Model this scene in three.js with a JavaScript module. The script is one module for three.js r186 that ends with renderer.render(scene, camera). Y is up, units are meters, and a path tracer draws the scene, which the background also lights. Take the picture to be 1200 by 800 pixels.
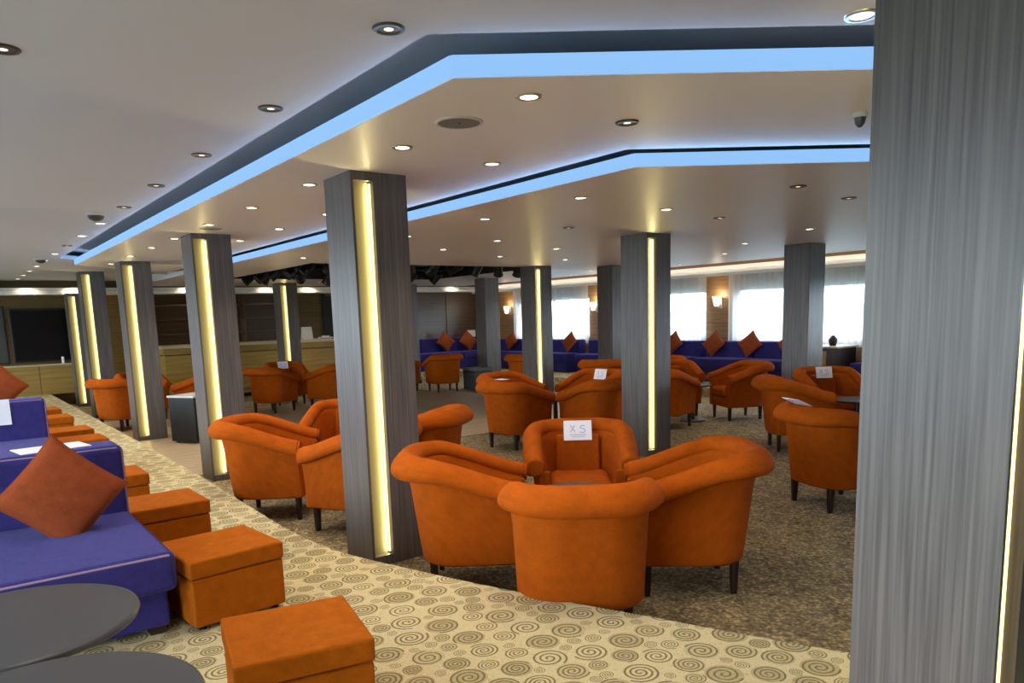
import * as THREE from 'three';
import { RoundedBoxGeometry } from 'three/addons/geometries/RoundedBoxGeometry.js';
import { mergeGeometries } from 'three/addons/utils/BufferGeometryUtils.js';
import { RectAreaLightUniformsLib } from 'three/addons/lights/RectAreaLightUniformsLib.js';

// World: -z runs along the pillar rows towards the bar, +x towards the starboard windows, metres.
const scene = new THREE.Scene();
RectAreaLightUniformsLib.init();

// ---------------------------------------------------------------- camera
const FPX = 870, CY = 500, YAW = 37.28 * Math.PI / 180;
const camera = new THREE.PerspectiveCamera(2 * Math.atan(400 / FPX) * 180 / Math.PI, 1.5, 0.05, 6000);
camera.setViewOffset(1200, 800, 0, 400 - CY, 1200, 800);           // the photograph is a crop: its lens axis lies at row 500
{
  const U = new THREE.Vector3(-181, 5794, 870).normalize();        // world up seen from the camera (pitch and slight roll)
  const F = new THREE.Vector3(0, 0, -1); F.addScaledVector(U, -F.dot(U)).normalize();
  const X = new THREE.Vector3().crossVectors(F, U);
  const c = Math.cos(YAW), s = Math.sin(YAW);
  const wx = X.clone().multiplyScalar(c).addScaledVector(F, s), wz = F.clone().multiplyScalar(-c).addScaledVector(X, s);
  const m = new THREE.Matrix4().set(wx.x, wx.y, wx.z, 0, U.x, U.y, U.z, 0, wz.x, wz.y, wz.z, 0, 0, 0, 0, 1);
  camera.quaternion.setFromRotationMatrix(m);
  camera.position.set(0, 1.5, 0);
}
// ---------------------------------------------------------------- sky, exposure, lamp levels
scene.background = new THREE.Color().setRGB(0.74, 0.89, 1.0);      // bright overcast sky over the sea
scene.backgroundIntensity = 13;
const EXPOSURE = 1.0;
const SPOT = 2.6, STRIP = 40, COVE = 8, SCONCE = 0.35;
const WARM = new THREE.Color().setRGB(1, 0.86, 0.68), STRIPC = new THREE.Color().setRGB(1, 0.84, 0.38), COVEC = new THREE.Color().setRGB(0.30, 0.58, 1.0);

// ---------------------------------------------------------------- helpers
let seed = 7;
const rnd = () => { seed = (seed * 1664525 + 1013904223) >>> 0; return seed / 4294967296; };
const used = {};
function numbered(n) { const k = used[n] = (used[n] ?? -1) + 1; return k ? n + '_' + String(k).padStart(3, '0') : n; }
function tag(o, label, category, group, kind) {
  if (label) o.userData.label = label;
  if (category) o.userData.category = category;
  if (group) o.userData.group = group;
  if (kind) o.userData.kind = kind;
  return o;
}
function mesh(name, geo, mat, parent = scene) {
  const m = new THREE.Mesh(geo, mat);
  m.name = parent === scene ? numbered(name) : name;
  m.castShadow = m.receiveShadow = true; parent.add(m); return m;
}
function thing(name, label, category, [x, y, z] = [0, 0, 0], turn = 0, group) {
  const g = new THREE.Group(); g.name = numbered(name); g.position.set(x, y, z); g.rotation.y = turn;
  scene.add(g); return tag(g, label, category, group);
}
function copy(src, label, group, [x, y, z], turn = 0) {
  const c = src.clone(); c.name = numbered(src.name.replace(/_\d{3}$/, '')); c.userData = { ...src.userData };
  c.position.set(x, y, z); c.rotation.y = turn; if (label) c.userData.label = label; if (group) c.userData.group = group;
  scene.add(c); return c;
}
const struct = (name, geo, mat, label) => tag(mesh(name, geo, mat), label, 'structure', null, 'structure');
const T = (g, x = 0, y = 0, z = 0) => g.translate(x, y, z);
const box = (w, h, d, x = 0, y = 0, z = 0) => T(new THREE.BoxGeometry(w, h, d), x, y, z);
const rbox = (w, h, d, r = 0.01, x = 0, y = 0, z = 0, s = 2) => T(new RoundedBoxGeometry(w, h, d, s, r), x, y, z);
const span = (x0, x1, y0, y1, z0, z1) => metricUV(box(x1 - x0, y1 - y0, z1 - z0, (x0 + x1) / 2, (y0 + y1) / 2, (z0 + z1) / 2));
const rspan = (x0, x1, y0, y1, z0, z1, r = 0.012) => metricUV(rbox(x1 - x0, y1 - y0, z1 - z0, r, (x0 + x1) / 2, (y0 + y1) / 2, (z0 + z1) / 2));
const merge = (...g) => mergeGeometries(g.map((q) => { const n = q.index ? q.toNonIndexed() : q; for (const k of Object.keys(n.attributes)) if (!['position', 'normal', 'uv'].includes(k)) n.deleteAttribute(k); return n; }));
function metricUV(g) {                                             // uv in metres by the dominant face direction
  const p = g.attributes.position, n = g.attributes.normal, uv = new Float32Array(p.count * 2);
  for (let i = 0; i < p.count; i++) {
    const ax = Math.abs(n.getX(i)), ay = Math.abs(n.getY(i)), az = Math.abs(n.getZ(i));
    const [a, b] = ay >= ax && ay >= az ? [p.getX(i), p.getZ(i)] : ax >= az ? [p.getZ(i), p.getY(i)] : [p.getX(i), p.getY(i)];
    uv[2 * i] = a; uv[2 * i + 1] = b;
  }
  g.setAttribute('uv', new THREE.BufferAttribute(uv, 2)); return g;
}
function slab(pts, y0, y1, holes = []) {                           // polygon in (x, z) with thickness, uv in metres
  const s = new THREE.Shape(pts.map(([x, z]) => new THREE.Vector2(x, -z)));
  for (const h of holes) s.holes.push(new THREE.Path(h.map(([x, z]) => new THREE.Vector2(x, -z))));
  const g = new THREE.ExtrudeGeometry(s, { depth: y1 - y0, bevelEnabled: false });
  g.rotateX(-Math.PI / 2); return metricUV(g.translate(0, y0, 0));
}
const lathe = (pts, seg = 24) => new THREE.LatheGeometry(pts.map(([r, y]) => new THREE.Vector2(Math.max(r, 1e-4), y)), seg);
// ---------------------------------------------------------------- textures
function canvasTex(w, h, draw, srgb = true) {
  const c = document.createElement('canvas'); c.width = w; c.height = h; draw(c.getContext('2d'), w, h);
  const t = new THREE.CanvasTexture(c); if (srgb) t.colorSpace = THREE.SRGBColorSpace;
  t.wrapS = t.wrapT = THREE.RepeatWrapping; return t;
}
function noiseGrid(n) { const a = new Float32Array(n * n); for (let i = 0; i < a.length; i++) a[i] = rnd(); return a; }
function smp(a, n, x, y) {
  const xf = Math.floor(x), yf = Math.floor(y), fx = x - xf, fy = y - yf, i = ((xf % n) + n) % n, j = ((yf % n) + n) % n, i1 = (i + 1) % n, j1 = (j + 1) % n;
  const u = fx * fx * (3 - 2 * fx), v = fy * fy * (3 - 2 * fy);
  return (a[j * n + i] * (1 - u) + a[j * n + i1] * u) * (1 - v) + (a[j1 * n + i] * (1 - u) + a[j1 * n + i1] * u) * v;
}
function smpP(a, n, x, y, py) {                                     // value noise that repeats after py rows
  const xf = Math.floor(x), yf = Math.floor(y), fx = x - xf, fy = y - yf, i = ((xf % n) + n) % n, i1 = (i + 1) % n, j = ((yf % py) + py) % py, j1 = (j + 1) % py;
  const u = fx * fx * (3 - 2 * fx), v = fy * fy * (3 - 2 * fy);
  return (a[j * n + i] * (1 - u) + a[j * n + i1] * u) * (1 - v) + (a[j1 * n + i] * (1 - u) + a[j1 * n + i1] * u) * v;
}
function dataTex(w, h, f, srgb) {
  const d = new Uint8Array(w * h * 4);
  for (let y = 0; y < h; y++) for (let x = 0; x < w; x++) {
    const c = f(x / w, y / h), k = 4 * (y * w + x), v = Array.isArray(c) ? c : [c, c, c];
    for (let i = 0; i < 3; i++) d[k + i] = Math.max(0, Math.min(255, v[i] * 255)); d[k + 3] = 255;
  }
  const t = new THREE.DataTexture(d, w, h); t.magFilter = THREE.LinearFilter; t.minFilter = THREE.LinearMipmapLinearFilter; t.generateMipmaps = true;
  t.wrapS = t.wrapT = THREE.RepeatWrapping; if (srgb) t.colorSpace = THREE.SRGBColorSpace; t.needsUpdate = true; return t;
}
const rep = (t, u, v = u) => { const c = t.clone(); c.repeat.set(u, v); c.needsUpdate = true; return c; };
const N64 = noiseGrid(64), N16 = noiseGrid(16), N128 = noiseGrid(128);
const fbm = (x, y) => 0.5 * smp(N16, 16, x * 16, y * 16) + 0.3 * smp(N64, 64, x * 64, y * 64) + 0.2 * smp(N128, 128, x * 128, y * 128);
const mottle = dataTex(256, 256, (x, y) => { const v = 0.80 + 0.34 * (fbm(x, y) - 0.5) + 0.06 * (rnd() - 0.5); return v; }, false);
const weave = dataTex(256, 256, (x, y) => 0.5 + 0.5 * (rnd() - 0.5) + 0.25 * (fbm(x, y) - 0.5), false);
const streak = dataTex(512, 512, (x, y) => {
  const a = smpP(N128, 128, x * 128, y * 5, 5), b = smpP(N64, 64, x * 64, y * 4, 4), c = smpP(N128, 128, x * 128 + 40.3, y * 11, 11), d = smpP(N16, 16, x * 16, y * 3, 3);
  const v = 0.72 + 0.36 * (a - 0.5) + 0.26 * (b - 0.5) + 0.26 * (c - 0.5) + 0.16 * (d - 0.5);
  return [v, v, v * 1.01];
}, false);
const grain = dataTex(512, 512, (x, y) => {
  const v = 0.78 + 0.28 * (smpP(N64, 64, y * 64 + 0.6 * smp(N16, 16, x * 16, y * 16), x * 3, 3) - 0.5) + 0.2 * (smpP(N128, 128, y * 128, x * 6, 6) - 0.5);
  return [v, v * 0.97, v * 0.93];
}, false);
function swirlTex(base, stroke, fillA, fillB) {
  return canvasTex(2048, 2048, (g, W) => {
    g.fillStyle = base; g.fillRect(0, 0, W, W);
    const placed = [], S = W / 1.8;                                // 1.8 m repeat
    for (const [r0, r1, tries] of [[0.062, 0.076, 1500], [0.050, 0.060, 6000], [0.038, 0.046, 14000], [0.024, 0.032, 9000]]) for (let k = 0; k < tries; k++) {
      const r = (r0 + (r1 - r0) * rnd()) * S, x = rnd() * W, y = rnd() * W;
      let ok = true;
      for (const [a, b, q] of placed) { let dx = Math.abs(a - x), dy = Math.abs(b - y); if (dx > W / 2) dx = W - dx; if (dy > W / 2) dy = W - dy; if (dx * dx + dy * dy < (q + r) * (q + r) * 0.9) { ok = false; break; } }
      if (ok) placed.push([x, y, r]);
    }
    for (const [x, y, r] of placed) {
      const a0 = rnd() * 6.28, dir = rnd() < 0.5 ? 1 : -1, turns = 2.6 + rnd() * 0.8, fill = rnd() < 0.7 && r > 0.034 * S ? (rnd() < 0.5 ? fillA : fillB) : null;
      for (const ox of [-W, 0, W]) for (const oy of [-W, 0, W]) {
        const X = x + ox, Y = y + oy; if (X < -r * 1.2 || X > W + r * 1.2 || Y < -r * 1.2 || Y > W + r * 1.2) continue;
        if (fill) { g.fillStyle = fill; g.beginPath(); g.arc(X, Y, r * 0.94, 0, 6.2832); g.fill(); }
        g.strokeStyle = stroke; g.lineWidth = r * 0.11; g.beginPath();
        for (let i = 0; i <= 70; i++) { const t = i / 70, a = a0 + dir * turns * 6.2832 * t, q = r * (0.06 + 0.9 * t); const px = X + Math.cos(a) * q, py = Y + Math.sin(a) * q * 0.96; i ? g.lineTo(px, py) : g.moveTo(px, py); }
        g.stroke();
      }
    }
    for (let k = 0; k < 26000; k++) { g.fillStyle = rnd() < 0.5 ? 'rgba(255,245,215,0.16)' : 'rgba(70,55,25,0.16)'; g.fillRect(rnd() * W, rnd() * W, 3 + 5 * rnd(), 3 + 5 * rnd()); }
  });
}
const swirl = swirlTex('#cbbd92', '#766845', '#b0a278', '#bcae84'); swirl.repeat.set(1 / 1.8, 1 / 1.8);
const fleck = dataTex(1024, 1024, (x, y) => {                        // mottled loop-pile carpet of the sunken floor: brown ground, pale and dark flecks
  const a = fbm(x, y), b = smp(N128, 128, x * 128, y * 128), c = smp(N64, 64, x * 64 + 7.3, y * 64 + 3.1), n = rnd();
  const v = 0.53 + 0.26 * (a - 0.5) + 0.22 * (b - 0.5) + 0.16 * (c - 0.5) + 0.14 * (n - 0.5) + (b > 0.78 ? 0.10 : 0);
  return [v, v * 0.885, v * 0.66];
}, true);
// ---------------------------------------------------------------- materials
const lin = (r, g, b) => new THREE.Color().setRGB(r, g, b);
const std = (c, roughness = 0.8, o = {}) => new THREE.MeshStandardMaterial({ color: c, roughness, ...o });
const phys = (c, roughness, o = {}) => new THREE.MeshPhysicalMaterial({ color: c, roughness, ...o });
const fabric = (c, sheen, k = 1) => phys(c, 0.92, { specularIntensity: 0.2, map: rep(mottle, 1.6), bumpMap: rep(weave, 7), bumpScale: 0.0015, sheen: k, sheenColor: sheen, sheenRoughness: 0.45 });
const M = {
  orange: fabric(lin(0.47, 0.092, 0.004), lin(0.52, 0.14, 0.015), 0.1),
  ottoman: fabric(lin(0.47, 0.112, 0.004), lin(0.5, 0.15, 0.01), 0.05),
  pillow: fabric(lin(0.34, 0.072, 0.022), lin(0.5, 0.12, 0.05), 0.1),
  blue: fabric(lin(0.050, 0.042, 0.21), lin(0.50, 0.46, 0.9), 0.6),
  piping: std(lin(0.30, 0.20, 0.30), 0.8),
  darkWood: std(lin(0.022, 0.010, 0.006), 0.45),
  pillar: phys(lin(0.160, 0.140, 0.130), 0.36, { map: rep(streak, 1.6, 0.5), specularIntensity: 1 }),
  channel: std(lin(0.27, 0.24, 0.13), 0.5),
  metal: std(lin(0.62, 0.60, 0.56), 0.3, { metalness: 0.9 }),
  darkMetal: std(lin(0.08, 0.08, 0.085), 0.4, { metalness: 0.6 }),
  carpet: std(0xffffff, 0.97, { map: swirl, bumpMap: rep(weave, 9), bumpScale: 0.003 }),
  loopCarpet: std(0xffffff, 0.97, { map: rep(fleck, 0.62), bumpMap: rep(weave, 9), bumpScale: 0.003 }),
  danceFloor: std(lin(0.52, 0.41, 0.27), 0.5, { map: rep(grain, 0.6) }),
  ceiling: std(lin(0.58, 0.565, 0.615), 0.85),
  raft: std(lin(0.78, 0.74, 0.755), 0.42),
  void: std(lin(0.55, 0.56, 0.58), 0.95),
  cornice: std(lin(0.88, 0.86, 0.80), 0.6),
  walnut: phys(lin(0.115, 0.062, 0.030), 0.32, { map: rep(grain, 0.5) }),
  oliveWood: std(lin(0.16, 0.105, 0.028), 0.45, { map: rep(grain, 0.5) }),
  pier: std(lin(0.36, 0.20, 0.085), 0.5, { map: rep(grain, 0.7) }),
  counter: std(lin(0.42, 0.28, 0.075), 0.45, { map: rep(grain, 0.6) }),
  counterTop: std(lin(0.50, 0.42, 0.28), 0.35),
  black: std(lin(0.008, 0.008, 0.009), 0.35),
  screen: phys(lin(0.004, 0.004, 0.006), 0.3, { specularIntensity: 0.4 }),
  greyPanel: std(lin(0.045, 0.05, 0.045), 0.3),
  tableTop: phys(lin(0.055, 0.054, 0.058), 0.38),
  paper: std(lin(0.86, 0.86, 0.90), 0.7),
  frame: std(lin(0.55, 0.54, 0.52), 0.5),
  glass: new THREE.MeshPhysicalMaterial({ color: 0xffffff, roughness: 0.02, transmission: 1, thickness: 0 }),
  sheer: new THREE.MeshPhysicalMaterial({ color: lin(0.93, 0.94, 0.95), roughness: 1, transmission: 0.45, thickness: 0, transparent: true, opacity: 0.72, side: THREE.DoubleSide }),
};
const glow = (c, k) => new THREE.MeshStandardMaterial({ color: 0x000000, emissive: c, emissiveIntensity: k, roughness: 0.6 });
const gStrip = glow(STRIPC, 2.2), gCove = glow(COVEC, 0.95), gLens = glow(WARM, 9), gLensDim = glow(WARM, 1.6), gSconce = glow(lin(1, 0.86, 0.62), 3.0);

// ================================================================ THE ROOM
const H0 = 2.43, H1 = 2.34, H2 = 2.275, XP = -2.7, XS = 12.2, ZB = -17.3, ZR = 4.2, PLAT = 0.24, PLATW = 0.15;
struct('floor', span(XP, XS, -0.12, 0, ZB, ZR), M.loopCarpet, 'mottled brown carpet on the sunken lounge floor');
struct('floor_dance', span(1.66, 8.3, 0, 0.006, -13.4, -7.75), M.danceFloor, 'pale bare dance floor under the stage lights');
const edge = [[1.64, ZB], [1.64, -9], [1.62, -6.5], [1.585, -5.0], [1.573, -4.329], [1.611, -3.808], [1.696, -3.458], [1.838, -3.013], [1.971, -2.634], [2.113, -2.264], [2.217, -2.018], [2.359, -1.658], [2.501, -1.336], [2.85, -0.68], [3.35, 0.3], [3.75, 1.4], [4.0, ZR]];
const edgeCurve = [...edge.slice(0, 2), ...new THREE.CatmullRomCurve3(edge.slice(1).map(([x, z]) => new THREE.Vector3(x, 0, z))).getPoints(60).map((p) => [p.x, p.z])];
struct('floor_platform', slab([...edgeCurve, [XP, ZR], [XP, ZB]], 0, PLAT, [[[1.945, -0.645], [2.315, -0.645], [2.315, -1.015], [1.945, -1.015]]]), M.carpet, 'raised platform carpeted in cream with brown spiral swirls');
struct('floor_window_platform', slab([[10.45, ZR], [XS, ZR], [XS, ZB], [8.9, ZB], [8.9, -16.0], [10.45, -16.0]], 0, PLATW), M.carpet, 'raised cream carpeted strip along the window banquettes');
struct('ceiling_void', span(XP, XS, 2.56, 2.66, ZB, ZR), M.void, 'dark void above the ceiling panels');
const recess = [[4.1, -9.7], [8.2, -9.7], [8.2, -13.4], [4.1, -13.4]];
// cove outlines: upper ceiling | groove | first raft | groove | second raft
const f1 = [[1.56, -2.33], [1.56, -11.5], [2.6, -12.6]];            // bend, far end, far chamfer
const c1 = [[6.6, 1.25], ...f1, [5.0, ZB + 2.2]];
const f2 = [[3.11, -2.91], [3.11, -10.2]];
const UP = [[XP, ZR], [6.2, ZR], [6.2, 1.22], [1.40, -2.24], [1.40, -11.57], [2.45, -12.72], [4.95, -15.35], [4.95, ZB + 0.62], [XP, ZB + 0.62]];
struct('ceiling', slab(UP, H0, H0 + 0.05), M.ceiling, 'pale upper ceiling over the sofa platform');
const R1 = [[6.6, 1.26], [1.56, -2.33], [1.56, -11.5], [2.6, -12.6], [3.0, -12.6], [3.0, -11.2], [2.97, -10.3], [2.97, -2.84], [9.0, 1.38]];
struct('ceiling_raft', slab(R1, H1, H1 + 0.07), M.raft, 'lower ceiling raft with blue lit edge');
const R2 = [[3.11, -2.91], [3.11, -11.3], [3.11, -15.9], [10.75, -15.9], [10.75, ZR], [9.2, ZR], [9.2, 1.35]];
struct('ceiling_raft_low', slab(R2, H2, H2 + 0.07, [recess]), M.raft, 'lowest ceiling raft over the armchairs with stage light opening');
struct('ceiling_far', slab([[3.0, -12.6], [3.11, -12.6], [3.11, -15.9], [4.95, -15.9], [4.95, -15.3], [2.6, -12.75]], H1, H1 + 0.07), M.raft, 'ceiling infill strip');
struct('ceiling_edge', merge(span(10.75, XS, H0 + 0.02, H0 + 0.07, ZB, ZR), span(4.95, 10.75, H0 + 0.02, H0 + 0.07, ZB, -15.9), span(XP, 4.95, H0 + 0.02, H0 + 0.07, ZB, ZB + 0.62), span(6.2, 10.75, H0 + 0.02, H0 + 0.07, 1.5, ZR)), M.ceiling, 'perimeter ceiling band above the cornices');
{ // black pit for the stage lights
  const [x0, x1, z0, z1] = [4.1, 8.2, -13.4, -9.7], y0 = H2 + 0.005, y1 = 2.555;
  struct('ceiling_pit', merge(span(x0, x0 + 0.02, y0, y1, z0, z1), span(x1 - 0.02, x1, y0, y1, z0, z1), span(x0, x1, y0, y1, z0, z0 + 0.02), span(x0, x1, y0, y1, z1 - 0.02, z1), span(x0, x1, y1 - 0.02, y1, z0, z1)), M.black, 'black lined ceiling pit holding stage lights');
}
// walls
struct('wall_back', span(XP, XS, 0, 2.62, ZB - 0.2, ZB), M.oliveWood, 'dark olive brown panelled end wall behind the bar');
struct('wall_rear', span(XP, XS, 0, 2.62, ZR, ZR + 0.2), M.walnut, 'dark wood wall behind the viewer');
const bays = []; for (let k = -4; k <= 3; k++) bays.push(-9.17 + 3.38 * k + 1.69);
function sideWall(name, x0, x1, sill, head, label, half = 1.35) {
  const g = [span(x0, x1, 0, sill, ZB, ZR), span(x0, x1, head, 2.62, ZB, ZR)];
  let z = ZB; const cuts = bays.map((c) => [c - half, c + half]).filter(([a, b]) => a > ZB && b < ZR);
  for (const [a, b] of cuts) { g.push(span(x0, x1, sill, head, z, a)); z = b; }
  g.push(span(x0, x1, sill, head, z, ZR));
  struct(name, merge(...g), M.pier, label); return cuts;
}
const cutsS = sideWall('wall_right', XS, XS + 0.15, 0.92, 1.88, 'tan wood window wall with piers between the windows');
const cutsP = sideWall('wall_left', XP - 0.15, XP, 0.35, 2.25, 'tan wood window wall beside the sofas', 1.55);
let wn = 0;
function windowUnit(x, [a, b], y0, y1) {
  const g = new THREE.Group(); g.name = 'window_' + (++wn); scene.add(g); tag(g, 'wide ship window in the wood wall', 'window', null, 'structure');
  const f = 0.05, mid = (a + b) / 2;
  mesh('window_frame', merge(span(x - 0.03, x + 0.03, y0, y0 + f, a, b), span(x - 0.03, x + 0.03, y1 - f, y1, a, b), span(x - 0.03, x + 0.03, y0, y1, a, a + f), span(x - 0.03, x + 0.03, y0, y1, b - f, b), span(x - 0.025, x + 0.025, y0, y1, mid - 0.03, mid + 0.03)), M.frame, g);
  for (const [p, q] of [[a + f, mid - 0.03], [mid + 0.03, b - f]]) { const w = new THREE.PlaneGeometry(q - p, y1 - y0 - 2 * f); w.rotateY(Math.PI / 2); mesh('pane', T(w, x, (y0 + y1) / 2, (p + q) / 2), M.glass, g); }
}
for (const c of cutsS) windowUnit(XS + 0.08, c, 0.92, 1.88);
for (const c of cutsP) windowUnit(XP - 0.08, c, 0.35, 2.25);
// cornices
let tn = 0;
const trim = (geo, mat, label) => tag(mesh('trim_' + (++tn), geo, mat), label, 'cornice', null, 'structure');
trim(merge(rspan(XS - 0.42, XS, 2.165, 2.235, ZB, ZR), span(XS - 0.34, XS, 2.235, 2.30, ZB, ZR), span(XS - 0.30, XS - 0.27, 2.12, 2.17, ZB, ZR)), M.cornice, 'cream cornice above the window curtains');
trim(merge(rspan(XP, XS - 0.42, 2.165, 2.235, ZB, ZB + 0.42), span(XP, XS - 0.42, 2.235, 2.30, ZB, ZB + 0.34)), M.cornice, 'cream cornice along the end wall');
// sheer curtains, one per window on the starboard side
function pleated(a, b, y0, y1, amp, n) {
  const g = new THREE.PlaneGeometry(b - a, y1 - y0, n * 8, 3), p = g.attributes.position;
  for (let i = 0; i < p.count; i++) { const x = p.getX(i); p.setZ(i, amp * (Math.sin(x * n * 6.2832 / (b - a)) + 0.4 * Math.sin(x * 31 + 1.3))); }
  g.rotateY(-Math.PI / 2); g.computeVertexNormals(); return g.translate(0, (y0 + y1) / 2, (a + b) / 2);
}
cutsS.forEach(([a, b], i) => { if (b > -3) return;
  const o = mesh('sheer_curtain', T(pleated(a - 0.08, b + 0.08, 0.80, 2.15, 0.014, 26), XS - 0.10, 0, 0), M.sheer);
  tag(o, 'white sheer curtain ' + (b > -6.2 ? 'over the window past the side cabinet' : b > -9 ? 'over the window with the two orange cushions and side cabinet' : b > -12 ? 'over the window behind the lit pillar, between two wall lamps' : 'over the far window next to the end wall corner'), 'curtain', 'sheer curtains along the window wall');
});

// ================================================================ OUTSIDE
tag(mesh('sea', new THREE.PlaneGeometry(6000, 6000).rotateX(-Math.PI / 2).translate(2000, -9, -1000), std(lin(0.10, 0.155, 0.17), 1)), 'pale blue sea outside the windows', 'sea', null, 'structure');
function hill(x, z, w, h, seedShift, label) {
  const g = new THREE.SphereGeometry(1, 40, 18, 0, 6.2832, 0, Math.PI / 2), p = g.attributes.position;
  for (let i = 0; i < p.count; i++) { const X = p.getX(i), Y = p.getY(i), Z = p.getZ(i), r = 1 + 0.25 * (fbm(0.5 + X * 0.11 + seedShift, 0.5 + Z * 0.11) - 0.5) * 2; p.setXYZ(i, X * w * r, Math.pow(Y, 1.25) * h * (0.7 + 0.6 * (r - 0.75)), Z * w * r); }
  g.computeVertexNormals(); const m = mesh('hill', g, std(lin(0.10, 0.14, 0.17), 1)); m.position.set(x, -9, z);
  tag(m, label, 'hill'); return m;
}
hill(900, -470, 60, 15, 0.1, 'hazy rounded island hill seen through the window near the side cabinet');
hill(900, -760, 70, 11, 0.37, 'low hazy hill seen through the window with the orange cushions');
hill(900, -1150, 160, 13, 0.6, 'distant low hazy ridge seen through the far window');

// ================================================================ PILLARS
const PW = 0.36;
function pillarLit(x, z, top, label, group, y0 = 0) {               // x, z: corner with least x and greatest z
  const g = thing('pillar', label, 'pillar', [x + PW / 2, y0, z - PW / 2], 0, group), h = top - y0, a = PW / 2;
  const cw = 0.125, cd = 0.055, lip = 0.016, b0 = 0.06, capH = 0.05;
  const core = [box(PW - 2 * cd, h, PW - 2 * cd, 0, h / 2, 0)];
  const caps = [], chans = [], leds = [];
  for (let k = 0; k < 4; k++) {                                     // two opposite faces: thin corner post, recessed light channel, wide veneer panel
    const R = (q) => q.rotateY(k * Math.PI / 2);
    if (k % 2) { core.push(R(box(PW - 2 * cd, h, cd, 0, h / 2, a - cd / 2))); continue; }
    core.push(R(box(PW - lip - cw, h, cd, (lip + cw) / 2, h / 2, a - cd / 2)));
    core.push(R(box(lip, h, cd, -a + lip / 2, h / 2, a - cd / 2)));
    caps.push(R(box(cw, capH, cd - 0.002, -a + lip + cw / 2, h - capH / 2, a - cd / 2)), R(box(cw, b0, cd - 0.002, -a + lip + cw / 2, b0 / 2, a - cd / 2)));
    chans[k] = (R(box(cw - 0.002, h - capH - b0, 0.004, -a + lip + cw / 2, (h - capH + b0) / 2, a - cd + 0.003)));
    leds.push(k);
  }
  mesh('shaft', metricUV(merge(...core)), M.pillar, g);
  mesh('channel_cap', metricUV(merge(...caps)), M.pillar, g);
  for (const k of leds) {
    const L = h - capH - b0 - 0.02, yc = (h - capH + b0) / 2, q = new THREE.Group();
    const c = mesh('light_channel', chans[k], M.channel, g);
    tag(c, 'recessed cream light channel');
    const lx = -a + lip + cw - 0.006, lz = a - cd + 0.016;
    mesh('led_strip', box(0.008, L, 0.014, lx, yc, lz).rotateY(k * Math.PI / 2), gStrip, g);
    const light = new THREE.RectAreaLight(STRIPC, STRIP, 0.018, L); light.castShadow = true;
    const v = new THREE.Vector3(lx - 0.006, yc, lz).applyAxisAngle(new THREE.Vector3(0, 1, 0), k * Math.PI / 2);
    light.position.copy(v); light.rotation.y = Math.PI / 2 + k * Math.PI / 2; g.add(light);
  }
  return g;
}
function pillarPlain(x, z, top, label, group, y0 = 0) {
  const g = thing('pillar', label, 'pillar', [x + PW / 2, y0, z - PW / 2], 0, group), h = top - y0;
  mesh('shaft', metricUV(rbox(PW, h, PW, 0.008, 0, h / 2, 0)), M.pillar, g);
  mesh('plinth', rbox(PW + 0.02, 0.08, PW + 0.02, 0.006, 0, 0.04, 0), M.darkWood, g);
  return g;
}
const rowLabel = 'grey veneered pillar with glowing channels in the row along the platform step', rowGroup = 'lit pillars along the platform step';
pillarLit(1.95, -0.65, H0, 'large grey streaked pillar standing up through the cream swirl carpet', null);
pillarLit(1.95, -4.0, H1, 'lit pillar between the two nearest armchair groups at the platform step', null);
pillarLit(1.95, -7.35, H1, rowLabel, rowGroup); pillarLit(1.95, -10.72, H1, rowLabel, rowGroup); pillarLit(1.95, -14.1, H0, rowLabel, rowGroup);
pillarLit(2.02, -16.5, 2.17, 'lit half height pillar beside the wood panelled wall base', null);
pillarLit(5.72, -5.2, H2, 'lit pillar behind the four armchairs nearest the platform', null);
pillarLit(7.70, -9.4, H2, 'lit pillar just beyond the stage light pit', null);
pillarLit(5.45, -14.6, H2, 'lit pillar in front of the bar counter', null);
pillarPlain(8.68, -5.2, H2, 'unlit pillar before the windows beside the small side cabinet');
pillarPlain(9.0, -8.95, H2, 'unlit pillar before the windows beyond the lit pillars');
pillarPlain(9.0, -12.6, H2, 'unlit pillar beside the dark grey cube');
pillarPlain(8.45, -15.0, H2, 'unlit pale pillar before the end wall sofa');

// ================================================================ BLUE COVE LIGHTS
function cove(pts, y0, y1, label) {
  const g = thing('cove_light', label, 'cove light');
  for (let i = 0; i + 1 < pts.length; i++) {
    const [ax, az] = pts[i], [bx, bz] = pts[i + 1], len = Math.hypot(bx - ax, bz - az), n = Math.max(1, Math.round(len / 2.4)), ang = Math.atan2(-(bz - az), bx - ax);
    for (let k = 0; k < n; k++) {
      const t0 = k / n, t1 = (k + 1) / n, cx = ax + (bx - ax) * (t0 + t1) / 2, cz = az + (bz - az) * (t0 + t1) / 2, L = len / n;
      const p = mesh('light_panel', box(L - 0.003, y1 - y0, 0.012).rotateY(ang).translate(cx, (y0 + y1) / 2, cz), gCove, g);
      const nx = -Math.sin(ang), nz = -Math.cos(ang);               // outward normal: right hand side flips below
      const l = new THREE.RectAreaLight(COVEC, COVE, L, y1 - y0); l.castShadow = true; l.position.set(cx + nx * 0.012, (y0 + y1) / 2, cz + nz * 0.012);
      l.lookAt(cx + nx * 2, (y0 + y1) / 2 + 1.6, cz + nz * 2); g.add(l);
    }
  }
  return g;
}
// points run so that the outward side is to the left of travel
cove([[2.59, -12.607], [1.552, -11.5], [1.552, -2.326], [6.6, 1.27]].reverse(), H1 + 0.002, H1 + 0.074, 'blue glowing edge of the ceiling raft nearer the sofas');
cove([[3.102, -11.3], [3.102, -2.906], [9.2, 1.365]].reverse(), H2 + 0.002, H2 + 0.070, 'blue glowing edge of the lowest ceiling raft over the armchairs');

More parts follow.
